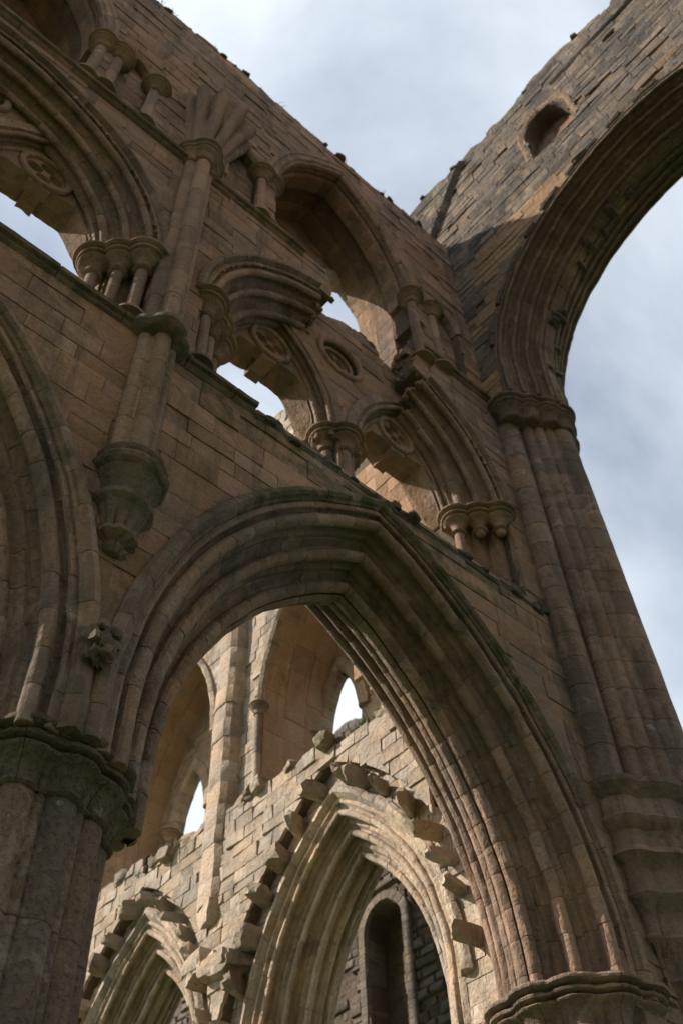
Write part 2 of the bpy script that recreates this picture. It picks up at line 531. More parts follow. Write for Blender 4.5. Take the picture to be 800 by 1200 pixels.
def rock(cx, cy, cz, sx, sy, sz, rs, fac=0.25):
    """irregular squared stone: subdivided box pushed in and out"""
    V = []; F = []; idx = {}
    N = 3
    rot = Matrix.Rotation(rs.uniform(-.35, .35), 3, 'Z') @ Matrix.Rotation(rs.uniform(-.25, .25), 3, 'X')
    sd_ = Vector((rs.uniform(0, 99), rs.uniform(0, 99), 0))
    def vt(i, j, k):
        if (i, j, k) in idx: return idx[i, j, k]
        p = Vector((i / N * 2 - 1, j / N * 2 - 1, k / N * 2 - 1))
        q = p.normalized() * 1.25
        p = p.lerp(q, 0.42)
        p += noise.noise_vector(p * 0.9 + sd_) * fac
        p = rot @ Vector((p.x * sx / 2, p.y * sy / 2, p.z * sz / 2))
        idx[i, j, k] = len(V); V.append((cx + p.x, cy + p.y, cz + p.z)); return idx[i, j, k]
    for a in range(N):
        for b in range(N):
            F.append([vt(a, b, 0), vt(a, b + 1, 0), vt(a + 1, b + 1, 0), vt(a + 1, b, 0)])
            F.append([vt(a, b, N), vt(a + 1, b, N), vt(a + 1, b + 1, N), vt(a, b + 1, N)])
            F.append([vt(a, 0, b), vt(a + 1, 0, b), vt(a + 1, 0, b + 1), vt(a, 0, b + 1)])
            F.append([vt(a, N, b), vt(a, N, b + 1), vt(a + 1, N, b + 1), vt(a + 1, N, b)])
            F.append([vt(0, a, b), vt(0, a, b + 1), vt(0, a + 1, b + 1), vt(0, a + 1, b)])
            F.append([vt(N, a, b), vt(N, a + 1, b), vt(N, a + 1, b + 1), vt(N, a, b + 1)])
    return V, F

def rubble_top(fr, us, zf, w0, w1, parent, mat, n, size=(.15, .4), seed=4, color=None, name='rubble_stone', limit=290):
    rs = random.Random(seed); pcs = []
    for _ in range(n):
        u = rs.uniform(*us); w = rs.uniform(w0, w1)
        s = rs.uniform(*size)
        x, y, z = fr(u, zf(u) + rs.uniform(-.12, .06), w)
        V, F = rock(x, y, z, s * rs.uniform(.8, 1.6), s * rs.uniform(.8, 1.6), s * rs.uniform(.5, .9), rs)
        pcs.append((V, F, None))
    emit_pieces(pcs, name, mat, parent, limit, color, 0.0, rest_name='rubble')

F0 = FY(6.0)
FT = FX(10.0)
SPR = 7.0
# ================================================================== ground
V = []; F = []
N = 24
for i in range(N + 1):
    for j in range(N + 1):
        t = lambda k: (abs(k / N * 2 - 1) ** 3) * (1 if k > N / 2 else -1) * 900
        x, y = t(i), t(j)
        V.append((x, y, 0.0 if math.hypot(x, y) < 60 else noise.noise(Vector((x * .004, y * .004, 0))) * 4))
for i in range(N):
    for j in range(N):
        a = i * (N + 1) + j
        F.append([a, a + N + 1, a + N + 2, a + 1])
g = link('ground', V, F, M_grass, None, True, None, 0)
g['kind'] = 'structure'
g['label'] = 'mown grass floor of the ruined church'

# ================================================================== arcade arches (main elevation, ground stage)
A_A, A_H, A_T = 3.50, 5.50, 1.80
def arcade(uc, label, halves, seed, mossf):
    t = thing('arcade_arch', label, 'arch', (uc, 6.9, SPR), 'pointed arches of the great arcade')
    secs = sections(3, .305, .34, A_T, .088)
    for i, s in enumerate(secs):
        rear = i in (1, 3)
        voussoirs(F0, uc, SPR, A_A, A_H, s, 14 if not rear else 9, t, M_mould, 'voussoir', halves=halves, seed=seed + i * 7,
                  stilt=0.37, colf=lambda h_, tm, u, v: mossf(h_, tm, u, v, 0.35))
    hd = voussoirs(F0, uc, SPR, A_A, A_H, HOOD, 13, t, M_mould, 'hood_stone', halves=halves, seed=seed + 50,
                   colf=lambda h_, tm, u, v: mossf(h_, tm, u, v, 1.0), amp=0.014, stilt=0.34)
    return t
def moss_main(h_, tm, u, v, k):
    m = max(0, min(1, (v - 9.0) / 1.6)) * (1.0 if k == 1.0 else 0.25)
    d = 0.6 * max(0, min(1, (v - 10.2) / 1.5)) if h_ == 1 else .15
    if k == 1.0: d = max(d, min(1, .35 + (v - 7) * .16))
    return (d, m, 0, 1)
arcade(6.4, 'tall pointed arcade arch with mossy hood framing the sunlit wall', (0, 1), 11, moss_main)
arcade(-1.0, 'cut-off arcade arch beside the carved foliage boss', (0, 1), 71, lambda h_, tm, u, v, k: (.15, .25 * (k == 1.0), 0, 1))

# free-standing clustered pier
def pier_circles(cx, cy):
    c = [(cx, cy, .66)]
    for k in range(12):
        a = k * PI / 6 + .12
        c.append((cx + .69 * math.cos(a), cy + .69 * math.sin(a), .155))
        a2 = a + PI / 12
        c.append((cx + .735 * math.cos(a2), cy + .735 * math.sin(a2), .045))
    return c
pt = thing('clustered_pier', 'massive clustered pier with mossy moulded capital', 'pier', (2.7, 6.9, 0))
pc = [(2.7 + (x - 2.7) * .94, 6.9 + (y - 6.9) * .94, r * .94) for x, y, r in pier_circles(2.7, 6.9)]
drums('drum', 2.7, 6.9, pc, 0.3, 6.24, pt, M_dark, 0.95, 240, (.6, .05, 0, 1), 0.012)
ring_stones('capital', 2.7, 6.9, pc, cap_profile(6.20, 6.75, .50), pt, M_dark, 238, 7, (.6, .5, 0, 1), 0.014)
cluster('base', 2.7, 6.9, pc, [(.35, 0), (.35, .12), (.22, .2), (.1, .24), (.14, .28), (.0, .31)], pt, M_mould, 128)

# ================================================================== presbytery wall (core and facing)
pw = thing('presbytery_wall', 'shadowed inner wall of the choir rising above the arcade', 'wall', (4, 6, 7))
v_a1 = arch_void(6.4, SPR, A_A, A_H); v_a2 = arch_void(-1.0, SPR, A_A, A_H); v_a0 = arch_void(-8.4, SPR, A_A, A_H)
TRI_Z, CLR_Z, TOP_Z = 12.92, 19.17, 26.75
low = allof(v_a1, v_a2, v_a0, lambda u, v: 12.86 - v)
UL = -7.5
core('wall_core', F0, low, UL, 10.6, 6.60, 12.9, .03, 1.77, pw)
colspan = lambda u, v: (.35 * max(0, min(1, (1.8 - abs(u - 2.7)) / 1.8)) * (1 if v < 10 else .4) + (.5 if u > 8.4 else 0),
                        .7 if (v > 12.2 and 3.6 < u < 9.4) else (.2 if v < 9 else 0), .15, 1)
blocks(F0, low, -1.2, 10.04, 6.64, 12.9, pw, M_ash, seed=21, bh=(.28, .42), bl=(.5, 1.05), colf=colspan)
# rear face, seen by the transept light
blocks(lambda u, v, w: F0(u, v, A_T - w), low, 2.0, 10.0, 6.98, 12.9, pw, M_ash, seed=22, limit=0, name='rear_ashlar', side=1)

# triforium stage
E_A = 3.27; E_S = 15.1; E_C = (6.4, -0.95)
def notch(u, v): # fallen crown of the enclosing arch in the right bay
    n_ = .22 * noise.noise(Vector((u * 2.1, v * 2.1, 5)))
    return max(5.6 - u + (19.3 - v) * .12, u - 7.75 - (v - 18) * .25, 17.2 - v, v - 20.5) + n_
front = allof(arch_void(6.4, E_S, E_A, E_A, 12.98), arch_void(-.95, E_S, E_A, E_A + .15, 12.98), lambda u, v: 19.08 - v, notch,
              lambda u, v: v - (12.85 + (.0 if u < 9.3 else 0)))
core('wall_core', F0, front, UL, 10.6, 12.86, 19.1, .03, .62, pw)
blocks(F0, front, -1.5, 10.03, 12.9, 19.1, pw, M_ash, seed=31, bh=(.26, .38), bl=(.4, .85),
       colf=lambda u, v: (.55 if u > 9 else .25, 0, .1, 1))
# tracery wall set back behind the enclosing orders, pierced by paired lights and the oculi
SUBC = (4.93, 7.87, -2.42, 0.52)
S_A, S_H = 1.30, 2.45
def SP(c): return E_S + (.25 if c < 2 else 0)
tr_void = [arch_void(c, SP(c), S_A, S_H, 12.9) for c in SUBC]
inner = allof(*tr_void, circ_void(6.42, 17.62, .46), circ_void(-.95, 17.62, .46),
              ragged_top(lambda u: 19.1 if not 5.2 < u < 8.3 else (18.75 + .42 * max(0, u - 5.6) if u < 7.15 else 19.4 - 1.15 * (u - 7.15)), .07, 4.2, 1.6),
              lambda u, v: v - 12.85)
core('wall_core', F0, inner, UL, 10.6, 12.86, 19.2, .66, 1.30, pw, M_core, .2)
blocks(F0, inner, -3, 10.0, 12.9, 19.2, pw, M_ash, seed=33, bh=(.26, .36), bl=(.4, .7), wbase=.60, rear=.08, colf=lambda u, v: (.2, 0, .1, 1), limit=200)
# clerestory stage: outer skin
C_C, C_A, C_S, C_H = 6.25, 1.93, 21.6, 4.1
cl_l = arch_void(-1.75, C_S, 1.9, C_H, 19.3)
def blind(c, a, s, h): return arch_void(c, s, a, h, 19.35)
clr = allof(arch_void(C_C, C_S, C_A, C_H, 19.3), notch, cl_l, ragged_top(TOP_Z, .22, 8.8, .7), lambda u, v: v - 19.1)
BL = [(.93, .37, 21.5, .75), (3.5, .38, 21.3, .7), (9.2, .34, 21.5, .7)]
clr_f = allof(clr, *[blind(*b) for b in BL])
core('wall_core', F0, clr, UL, 10.6, 19.1, 27.1, .28, .80, pw)
core('wall_core', F0, clr_f, UL, 10.6, 19.1, 27.1, .03, .28, pw)
blocks(F0, clr_f, -2.2, 10.0, 19.12, 27.1, pw, M_ash, seed=41, bh=(.24, .36), bl=(.4, .85), wj=.02, limit=290,
       colf=lambda u, v: (.35 if v < 24.8 else .8, 0, .15, 1))
for b in BL:
    blocks(F0, lambda u, v, b=b: -blind(*b)(u, v) + .05, b[0] - b[1] - .1, b[0] + b[1] + .1, 19.3, b[2] + b[3] + .3, pw, M_ash,
           seed=43, wbase=.22, rear=.06, bh=(.26, .36), bl=(.4, .6), name='niche_block')
TF = ragged_top(TOP_Z, .22, 8.8, .7)
rubble_top(F0, (UL, 10.0), lambda u: TF(u, 0) - .04, .0, .8, pw, M_top, 290, (.06, .17), 9, (.6, .1, 0, 1))
# clerestory passage floor, wall head and rear wall
pas = allof(rect_solid(UL, 10.6, 19.0, 26.6), arch_void(7.75, 22.3, 1.05, 1.95, 19.2), arch_void(-.6, 21.9, .78, 1.5, 19.2))
core('rear_wall_core', F0, pas, UL, 10.6, 19.0, 26.6, 1.72, 1.95, pw)
blocks(F0, pas, -2, 10.2, 19.05, 26.5, pw, M_ash, seed=47, wbase=1.68, rear=.08, bh=(.24, .34), bl=(.4, .8), limit=200, color=(.1, 0, .25, 1), name='rear_ashlar')
for c, s_, a_, h_ in ((7.75, 22.3, 1.05, 1.95), (-.6, 21.9, .78, 1.5)):
    voussoirs(F0, c, s_, a_, h_, [(-.32, -.06), (-.2, -.08), (-.12, -.05), (0.0, -.05), (.05, -.02), (.06, .05), (.06, .30), (-.32, .30)], 6, pw, M_sunny, 'lancet_voussoir',
              seed=4, dw=1.66, stilt=2.4)
# barrel soffit over the passage, springing between the skins
for c, a, h in ((C_C, C_A + .02, C_H + .02), (-1.75, 1.92, C_H + .02)):
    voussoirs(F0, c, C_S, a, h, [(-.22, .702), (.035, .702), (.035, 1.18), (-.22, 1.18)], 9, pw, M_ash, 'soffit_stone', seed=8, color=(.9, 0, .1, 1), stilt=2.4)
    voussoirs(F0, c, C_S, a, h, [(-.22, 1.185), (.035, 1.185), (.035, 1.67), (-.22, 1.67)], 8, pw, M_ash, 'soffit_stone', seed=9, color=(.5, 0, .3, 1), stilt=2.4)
core('wall_core', F0, allof(rect_solid(UL, 10.6, 19.1, 26.5), arch_void(C_C, C_S, C_A + .2, C_H + .2, 19.0), arch_void(-1.75, C_S, 2.1, C_H + .2, 19.0)),
     UL, 10.6, 19.1, 26.5, .8, 1.74, pw, M_core, .3)
for us in ((UL, -3.9), (.35, 4.1), (8.35, 10.6)):
    core('passage_floor', F0, lambda u, v: 1, us[0], us[1], 18.95, 19.12, .62, 1.9, pw, M_rub, .4)

# string courses
dark_moss = (.8, .45, 0, 1)
string_course(F0, UL, 4.15, TRI_Z, pw, color=dark_moss, seed=3)
string_course(F0, UL, 5.0, CLR_Z, pw, color=(.9, .25, 0, 1), seed=4)
string_course(F0, 8.1, 10.0, CLR_Z, pw, color=(.9, .25, 0, 1), seed=6)
# broken sill of the triforium, mossy and frayed
string_course(F0, 4.15, 10.0, 12.86, pw, [(.6, .08), (.10, .06), (.0, .01), (-.03, -.04), (-.01, -.10), (.6, -.12)], M_top, .55, (.9, .6, 0, 1), 'sill_stone', seed=12)
rubble_top(F0, (4.1, 10.05), lambda u: 12.90, .0, .40, pw, M_top, 90, (.07, .19), 15, (.8, .5, 0, 1), name='sill_rubble')
# long sunlit reveal of the right hand light, on the flank of the crossing pier
blocks(lambda u, v, w: (9.18 + w, u, v), lambda u, v: 1, 7.56, 8.9, 12.9, 18.6, pw, M_ash, seed=35, bh=(.4, .6), bl=(.5, .8), color=(.0, 0, .5, 1), name='reveal_block')
core('wall_core', F0, lambda u, v: 1, 9.22, 10.6, 12.9, 18.6, 1.32, 2.9, pw, M_core, .5)
rubble_top(F0, (5.6, 7.6), lambda u: (18.70 + .42 * max(0, u - 5.6) if u < 7.15 else 19.35 - 1.15 * (u - 7.15)), .66, 1.1, pw, M_top, 40, (.06, .17), 16, (.6, .2, 0, 1))

rs = random.Random(31)
pcs = []
for k in range(900):
    u, v = rs.uniform(5.0, 8.6), rs.uniform(17.1, 19.35)
    if not 0 < notch(u, v) < .10 or arch_void(6.4, E_S, E_A, E_A)(u, v) < 0: continue
    q_ = rs.uniform(.07, .15)
    V, F = rock(u, 6 + rs.uniform(.10, .58), v, q_ * 1.3, q_, q_, rs, .5); pcs.append((V, F, (.4, .05, .1, 1)))
for k in range(60):
    side = rs.choice((0, 1)); tt = (.80, .66)[side] + rs.uniform(-.012, .01)
    u, v = arch_pt(6.4, E_S, E_A, E_A, rs.uniform(-.1, .62), tt, side)
    q_ = rs.uniform(.05, .11)
    V, F = rock(u, 6 + rs.uniform(.02, .6), v, q_, q_, q_, rs, .5); pcs.append((V, F, (.5, .05, .1, 1)))
for k in range(60):
    q_ = rs.uniform(.10, .24)
    V, F = rock(rs.uniform(7.95, 8.4), 6 + rs.uniform(.25, 1.7), rs.uniform(18.9, 19.35), q_ * 1.3, q_, q_, rs, .5); pcs.append((V, F, (.3, 0, .2, 1)))
emit_pieces(pcs, 'broken_stone', M_ash, pw, 290, None, 0)
# carved foliage boss
def boss(x, y, z, r, parent, color, lobes=6, name='foliage_boss'):
    V = []; F = []; n, m_ = 26, 18
    for j in range(m_ + 1):
        ph = -PI / 2 + PI * j / m_
        for k in range(n):
            th = 2 * PI * k / n
            rr = r * (1 + .22 * math.sin(lobes * th + 2.2 * math.sin(ph * 3)) * math.cos(ph) + .12 * math.sin(5 * ph + th * 2))
            V.append((x + rr * math.cos(ph) * math.cos(th), y + rr * math.cos(ph) * math.sin(th) * .8, z + rr * math.sin(ph) * 1.1))
    for j in range(m_):
        for k in range(n):
            k2 = (k + 1) % n
            F.append([j * n + k, j * n + k2, (j + 1) * n + k2, (j + 1) * n + k])
    return link(name, V, F, M_mould, parent, True, color, 0.02, 1.2)
bt = thing('label_stop', 'dark carved foliage boss where the two arcade hoods meet', 'carving', (2.63, 5.9, 7.5))
boss(2.63, 5.83, 7.50, .17, bt, (.8, .4, 0, 1), 8)
rs = random.Random(5)
for k in range(9):
    a = 2 * PI * k / 9
    V, F = rock(2.63 + .11 * math.cos(a), 5.76 - .05 * (k % 2), 7.50 + .14 * math.sin(a), .08, .08, .09, rs, .4)
    link('carved_leaf', V, F, M_mould, bt, True, (.8, .5, 0, 1), 0.01)

# ================================================================== triforium arches
def pendant(fr, c, z0, parent, seed):
    """plate tracery with a quatrefoil; the paired lights below have lost their mullion"""
    r4 = .19; qz = 16.72 if c > 2 else 16.86; lz = 16.30 if c > 2 else 16.50; SPc = SP(c)
    four = [circ_void(c + r4 * math.cos(k * PI / 2), qz + r4 * math.sin(k * PI / 2), .125) for k in range(4)]
    low_ = lambda u, v: v - (lz - 1.5 * max(0, abs(u - c) - .62) - .12 * (abs(u - c) < .16)) - .05 * noise.noise(Vector((u * 5, seed, 0)))
    lower = low_
    big_ = arch_void(c, SPc, S_A - .02, S_H - .02)
    f = allof(lambda u, v: -big_(u, v), lower, *four)
    core('tracery_plate', fr, f, c - S_A, c + S_A, 15.2, 17.9, .78, .98, parent, M_mould, .04, (.2, 0, .1, 1), .008)
    f2 = allof(lambda u, v: -big_(u, v), circ_void(c, qz, .36), low_)
    rs = random.Random(seed)
    # coursed soffit blocks hanging behind the plate, two rows deep
    for w0, w1 in ((.982, 1.13), (1.133, 1.30)):
        core('soffit_block', fr, f2, c - S_A, c - .132, 15.2, 17.85, w0, w1, parent, M_ash, .08, (.3, 0, .2, 1), .01)
        core('soffit_block', fr, allof(low_, lambda u, v: qz - .34 - v), c - .13, c + .13, 15.2, 17.85, w0, w1, parent, M_ash, .065, (.3, 0, .2, 1), .01)
        core('soffit_block', fr, f2, c + .132, c + S_A, 15.2, 17.85, w0, w1, parent, M_ash, .08, (.3, 0, .2, 1), .01)
    ringmould(fr, c, qz, .40, .06, .77, parent)

def ringmould(fr, uc, vc, r, q, w, parent, n=40, name='oculus_ring', col=(.1, 0, 0, 1)):
    V = []; F = []; m_ = 8
    for k in range(n):
        a = 2 * PI * k / n
        for i in range(m_):
            b = 2 * PI * i / m_
            rr = r + q * math.cos(b)
            V.append(fr(uc + rr * math.cos(a), vc + rr * math.sin(a), w + q * .9 * math.sin(b)))
    for k in range(n):
        k2 = (k + 1) % n
        for i in range(m_):
            i2 = (i + 1) % m_
            F.append([k * m_ + i, k * m_ + i2, k2 * m_ + i2, k2 * m_ + i])
    link(name, V, F, M_mould, parent, True, col, 0.006, 1.2)

def triforium(uc, label, t1, halves, seed, subs, hh):
    t = thing('triforium_arch', label, 'arch', (uc, 6, 12.9), 'triforium bays above the great arcade')
    secs = sections(3, .24, .22, 2.0, .067)
    cf = lambda h_, tm, u, v: (.35, 0, .05, 1)
    for i in (0, 2):
        voussoirs(F0, uc, E_S, E_A, hh, secs[i], 11, t, M_mould, 'voussoir', t1=t1, halves=halves, seed=seed + i, colf=cf, loops=2)
    mid = [p for p in secs[4] if p[1] < 1.0 and p[0] > -.1]
    mid = [(-.04, .44), (.48, .44)] + mroll(.72, .44, .067) + [(.72, .72), (-.04, .72)]
    voussoirs(F0, uc, E_S, E_A, hh, mid, 11, t, M_mould, 'voussoir', t1=(min(1, t1[0] - .04), min(1, t1[1] - .05)) if t1 != (1, 1) else t1,
              halves=halves, seed=seed + 9, colf=cf, loops=2)
    voussoirs(F0, uc, E_S, E_A, hh, [(-.16, .05), (-.16, -.04), (-.10, -.10), (-.05, -.10), (-.02, -.05), (.01, .05)], 12, t, M_mould, 'hood_stone',
              t1=t1, halves=halves, seed=seed + 12, color=(.7, .1, 0, 1), loops=2)
    # nail-head enrichment along the hollow of the outer order
    rs = random.Random(seed)
    for half in halves:
        for k in range(26):
            tt = (k + .5) / 26
            if tt > t1[half] or rs.random() < .4: continue
            u, v = arch_pt(uc, E_S, E_A, hh, .07, tt, half)
            q_ = rs.uniform(.045, .075)
            V, F = rock(u, 6 - .004, v, q_, .05, q_, rs, .3)
            link('nail_head', V, F, M_mould, t, True, (.2, 0, 0, 1), 0)
    # jamb shafts, stepping back into the wall
    for s in ((-1, 1) if 0 in halves else (1,)):
        for k, (dx, w) in enumerate(((.10, .12), (.35, .36), (.60, .62))):
            x = uc + s * (E_A - dx - .04)
            if k == 0 or True:
                if uc > 5 and s == 1 and k < 2:
                    cluster('shaftless_capital', x, 6 + w, [(x, 6 + w, .085)], [(-.05, E_S - .60), (-.02, E_S - .58), (-.0, E_S - .53)] + cap_profile(E_S - .50, E_S, .68), t, M_mould, 28, (.2, 0, .05, 1), .006)
                else:
                    colonnette(x, 6 + w, .088, 13.2 if k < 2 else 12.95, E_S, t, capk=.66, caph=.52, col=(.2, 0, .05, 1))
            if k < 2:
                core('jamb_pier', F0, lambda u, v: 1, min(x, x + s * .3) + (.03 * s), max(x, x + s * .3) + (.03 * s), 12.9, E_S - .02, w + .1, .66, t, M_ash, .4, amp=.004)
    # central cluster
    cx = uc
    for dx, w in ((0, .62), (-.22, .80), (.22, .80), (0, 1.02), (-.16, 1.15), (.16, 1.15)):
        colonnette(cx + dx, 6 + w, .10, 12.95, E_S, t, capk=.62, caph=.50, col=(.15, 0, .05, 1))
    core('mullion_core', F0, lambda u, v: 1, cx - .13, cx + .13, 12.95, E_S, .7, 1.25, t, M_mould, .3)
    for c in subs:
        # moulded sub-arch and plain reveal behind
        s1 = [(-.16, .0), (.0, .0)] + mroll(.17, .0, .045) + [(.17, .17), (-.16, .17)]
        voussoirs(F0, c, SP(c), S_A, S_H, s1, 8, t, M_mould, 'sub_arch_stone', seed=seed + 3, dw=.55, stilt=.3, colf=cf, loops=2)
        s2 = [(-.03, .0), (.15, .0)] + mroll(.30, .0, .045) + [(.30, .12), (-.03, .12)]
        voussoirs(F0, c, SP(c), S_A, S_H, s2, 8, t, M_mould, 'sub_arch_stone', seed=seed + 4, dw=.73, stilt=.3, halves=(0, 1), colf=cf, loops=2)
        voussoirs(F0, c, SP(c), S_A, S_H, [(-.2, 0), (.03, 0), (.03, .24), (-.2, .24)], 7, t, M_ash, 'reveal_stone', seed=seed + 5, dw=1.28, stilt=2.1, color=(.1, 0, .25, 1), loops=2)
        pendant(F0, c, 15.3, t, seed + int(c * 3))
    # oculus between the sub-arches
    ringmould(F0, uc, 17.62, .50, .07, .60, t)
    ringmould(F0, uc, 17.62, .36, .045, .70, t)
    four = [circ_void(uc + .19 * math.cos(k * PI / 2 + .78), 17.62 + .19 * math.sin(k * PI / 2 + .78), .135) for k in range(4)]
    core('quatrefoil', F0, allof(lambda u, v: .50 - math.hypot(u - uc, v - 17.62), *four), uc - .5, uc + .5, 17.1, 18.15, .74, .84, t, M_mould, .035, None, .003)
    return t
triforium(6.4, 'broken triforium bay with two quatrefoil lights, crown of its arch fallen', (.80, .66), (0, 1), 101, SUBC[:2], E_A)
triforium(-.95, 'triforium bay high in the corner above the cut-off arch, crown whole', (1, 1), (0, 1), 151, SUBC[2:], E_A + .15)

# ================================================================== vault shaft with corbel and springer
vs = thing('vault_shaft', 'wall shaft on a mossy tapering corbel, rising to a fan of broken ribs', 'shaft', (2.58, 6, 8.8))
X0 = 2.58
sc_ = [(X0, 5.99, .17), (X0 - .17, 5.96, .10), (X0 + .17, 5.96, .10), (X0, 5.84, .115)]
drums('shaft_drum', X0, 6.0, sc_, 10.18, 12.78, vs, M_mould, .6, 48, (.2, 0, .1, 1))
uc_ = [(X0, 5.98, .17), (X0 - .17, 5.95, .105), (X0 + .17, 5.95, .105), (X0, 5.80, .13)]
drums('shaft_drum', X0, 6.0, uc_, 13.06, 19.0, vs, M_mould, .75, 48, (.2, 0, .1, 1))
cluster('shaft_ring', X0, 6.0, uc_, [(.0, 12.76), (.10, 12.80), (.15, 12.86), (.15, 12.94), (.10, 13.02), (.0, 13.07)], vs, M_mould, 48, dark_moss)
cluster('capital', X0, 6.0, uc_, cap_profile(18.95, 19.55, .5), vs, M_mould, 64, (.6, .1, 0, 1))
XB = X0 + .04
cb = [(XB, 6.0, .17)] + [(XB + .15 * math.cos(a), 6.0 + .15 * math.sin(a), .062) for a in [k * PI / 5 for k in range(10)]]
cluster('corbel', XB, 6.0, cb, [(-.14, 8.76), (-.08, 8.78), (-.05, 8.84), (-.07, 8.90), (-.03, 8.95), (.01, 8.99), (.015, 9.04), (-.02, 9.07), (-.01, 9.16), (.02, 9.28), (.05, 9.38),
        (.11, 9.43), (.125, 9.48), (.09, 9.52), (.05, 9.53), (.05, 9.60), (.08, 9.72), (.13, 9.82), (.15, 9.86), (.12, 9.88), (.15, 9.90), (.19, 9.93), (.215, 9.98), (.20, 10.02), (.16, 10.04),
        (.16, 10.07), (.18, 10.10), (.19, 10.15), (.17, 10.19), (.08, 10.20)], vs, M_mould, 120, (.95, .3, 0, 1), .018, angle=.5)
# springer: ribs fanning out and broken off
NR = 6
V = []; F = []; nth = 64; lev = 12
for j in range(lev + 1):
    t = j / lev; z = 19.55 + 2.75 * t; XR = X0 + .20 * t
    d = .20 + .36 * t ** 1.3; r = .10 + .045 * t
    cs = [(XR, 6.15, .26 + .40 * t ** 1.3)]
    for k in range(NR):
        a = PI + PI * (k + .0) / (NR - 1)
        cs.append((XR + d * 1.25 * math.cos(a), 6.03 + d * .95 * math.sin(a), r))
    for k in range(nth + 1):
        th = PI - .15 + (PI + .3) * k / nth
        x, y = plan(cs, 0, th, XR, 6.15)
        zz = z + (.35 * noise.noise(Vector((x * 3, y * 3, 7))) if j == lev else 0)
        V.append((x, y, zz))
for j in range(lev):
    for k in range(nth):
        a = j * (nth + 1) + k
        F.append([a, a + 1, a + nth + 2, a + nth + 1])
F.append([lev * (nth + 1) + k for k in range(nth + 1)])
link('rib_springer', V, F, M_mould, vs, True, (.25, 0, .1, 1), .02, .8)

# ================================================================== clerestory arches
def clerestory(uc, a, shafts, label, seed):
    t = thing('clerestory_arch', label, 'arch', (uc, 6, 19.2), 'clerestory openings under the wall head')
    s = [(-.28, 0), (-.24, -.03), (-.18, -.03), (-.14, 0), (-.03, 0), (.0, .04), (.06, .06), (.08, .12), (.05, .18), (.05, .28), (-.28, .28)]
    voussoirs(F0, uc, C_S, a, C_H, s, 10, t, M_mould, 'voussoir', seed=seed, color=(.3, 0, .1, 1), dw=-.03)
    s = [(-.05, .28), (.08, .28), (.12, .34), (.12, .70), (-.05, .70)]
    voussoirs(F0, uc, C_S, a, C_H, s, 9, t, M_ash, 'voussoir', seed=seed + 1, color=(.5, 0, .1, 1))
    for (x, w, zb) in shafts:
        colonnette(x, 6 + w, .105, zb, C_S - .06, t, capk=.5, caph=.40, col=(.15, 0, .1, 1))
    return t
clerestory(C_C, C_A, [(3.98, .06, 19.28), (4.22, .12, 19.28), (8.10, .04, 18.72), (8.66, .02, 18.95)], 'wide clerestory opening over the broken triforium bay, stained soffit', 201)
clerestory(-1.75, 1.9, [(.24, .04, 19.28), (.58, .02, 19.28), (1.42, .06, 19.28)], 'shadowed clerestory opening cut off at the upper corner', 231)
# blind niche heads (parts of the wall)
for b in BL:
    voussoirs(F0, b[0], b[2], b[1], b[3], [(-.14, .0), (-.08, -.035), (-.02, .0), (.03, .04), (.03, .22), (-.14, .22)], 3, pw, M_mould, 'niche_voussoir', seed=2, dw=-.015, color=(.25, 0, .1, 1))

# ================================================================== crossing pier
cp = thing('crossing_pier', 'soaring crossing pier of grouped shafts against the sky', 'pier', (11, 6, 0))
core('pier_core', F0, lambda u, v: 1, 10.04, 12.2, 0, 19.0, .05, 2.0, cp, M_core, .5)
blocks(F0, lambda u, v: 1, 10.06, 12.2, 5.6, 18.9, cp, M_ash, seed=61, color=(.5, 0, 0, 1), limit=120)
rp = [(11.05, 6.35, .80), (10.34, 5.92, .24), (10.62, 5.64, .115), (10.80, 5.51, .125), (10.97, 5.40, .115), (11.28, 5.40, .31), (11.62, 5.62, .13), (11.80, 5.76, .13), (12.0, 6.0, .24)]
cox, coy = 11.05, 6.3
drums('shaft_drum', cox, coy, rp, 9.66, 18.22, cp, M_mould, .55, 180, (.55, 0, 0, 1), .006, th0=PI * .98, th1=2 * PI + .3)
rq = [(11.05, 6.35, .85), (10.28, 5.74, .22), (10.60, 5.52, .2), (10.95, 5.32, .2), (11.28, 5.31, .25), (11.62, 5.5, .2), (11.95, 5.74, .24)]
cluster('capital', cox, coy, rq, cap_profile(18.2, 18.92, .50), cp, M_dark, 150, (.45, .05, 0, 1), .014)
rk = [(11.2, 6.35, .98), (10.45, 5.96, .27), (11.4, 5.6, .36)]
cluster('corbel', cox, coy, rk, [(-.42, 6.6), (-.35, 6.75), (-.30, 7.0), (-.24, 7.08), (-.27, 7.14), (-.24, 7.35), (-.16, 7.46), (-.12, 7.52), (-.17, 7.58), (-.16, 7.85), (-.07, 7.98),
        (-.02, 8.04), (-.06, 8.10), (-.05, 8.36), (.03, 8.47), (.10, 8.53), (.07, 8.60), (.02, 8.66), (.02, 8.88), (.10, 8.97), (.12, 9.04), (.07, 9.10), (.06, 9.36), (.14, 9.44), (.20, 9.52), (.20, 9.60), (.12, 9.66), (-.1, 9.68)],
        cp, M_mould, 150, (.6, 0, 0, 1), .014, PI * .97, 2 * PI + .1)
# respond of the great arcade at the foot of the crossing pier
rc = [(9.97 + (x - 10.05) * 1.1, 6.95 + (y - 6.95) * 1.1, r * 1.08) for x, y, r in pier_circles(10.05, 6.95)]
drums('respond_drum', 9.97, 6.95, rc, 0, 6.36, cp, M_mould, .8, 240, (.35, 0, 0, 1), .01)
ring_stones('respond_capital', 9.97, 6.95, rc, cap_profile(6.32, 6.87, .60), cp, M_mould, 238, 7, (.4, .1, 0, 1), .016)

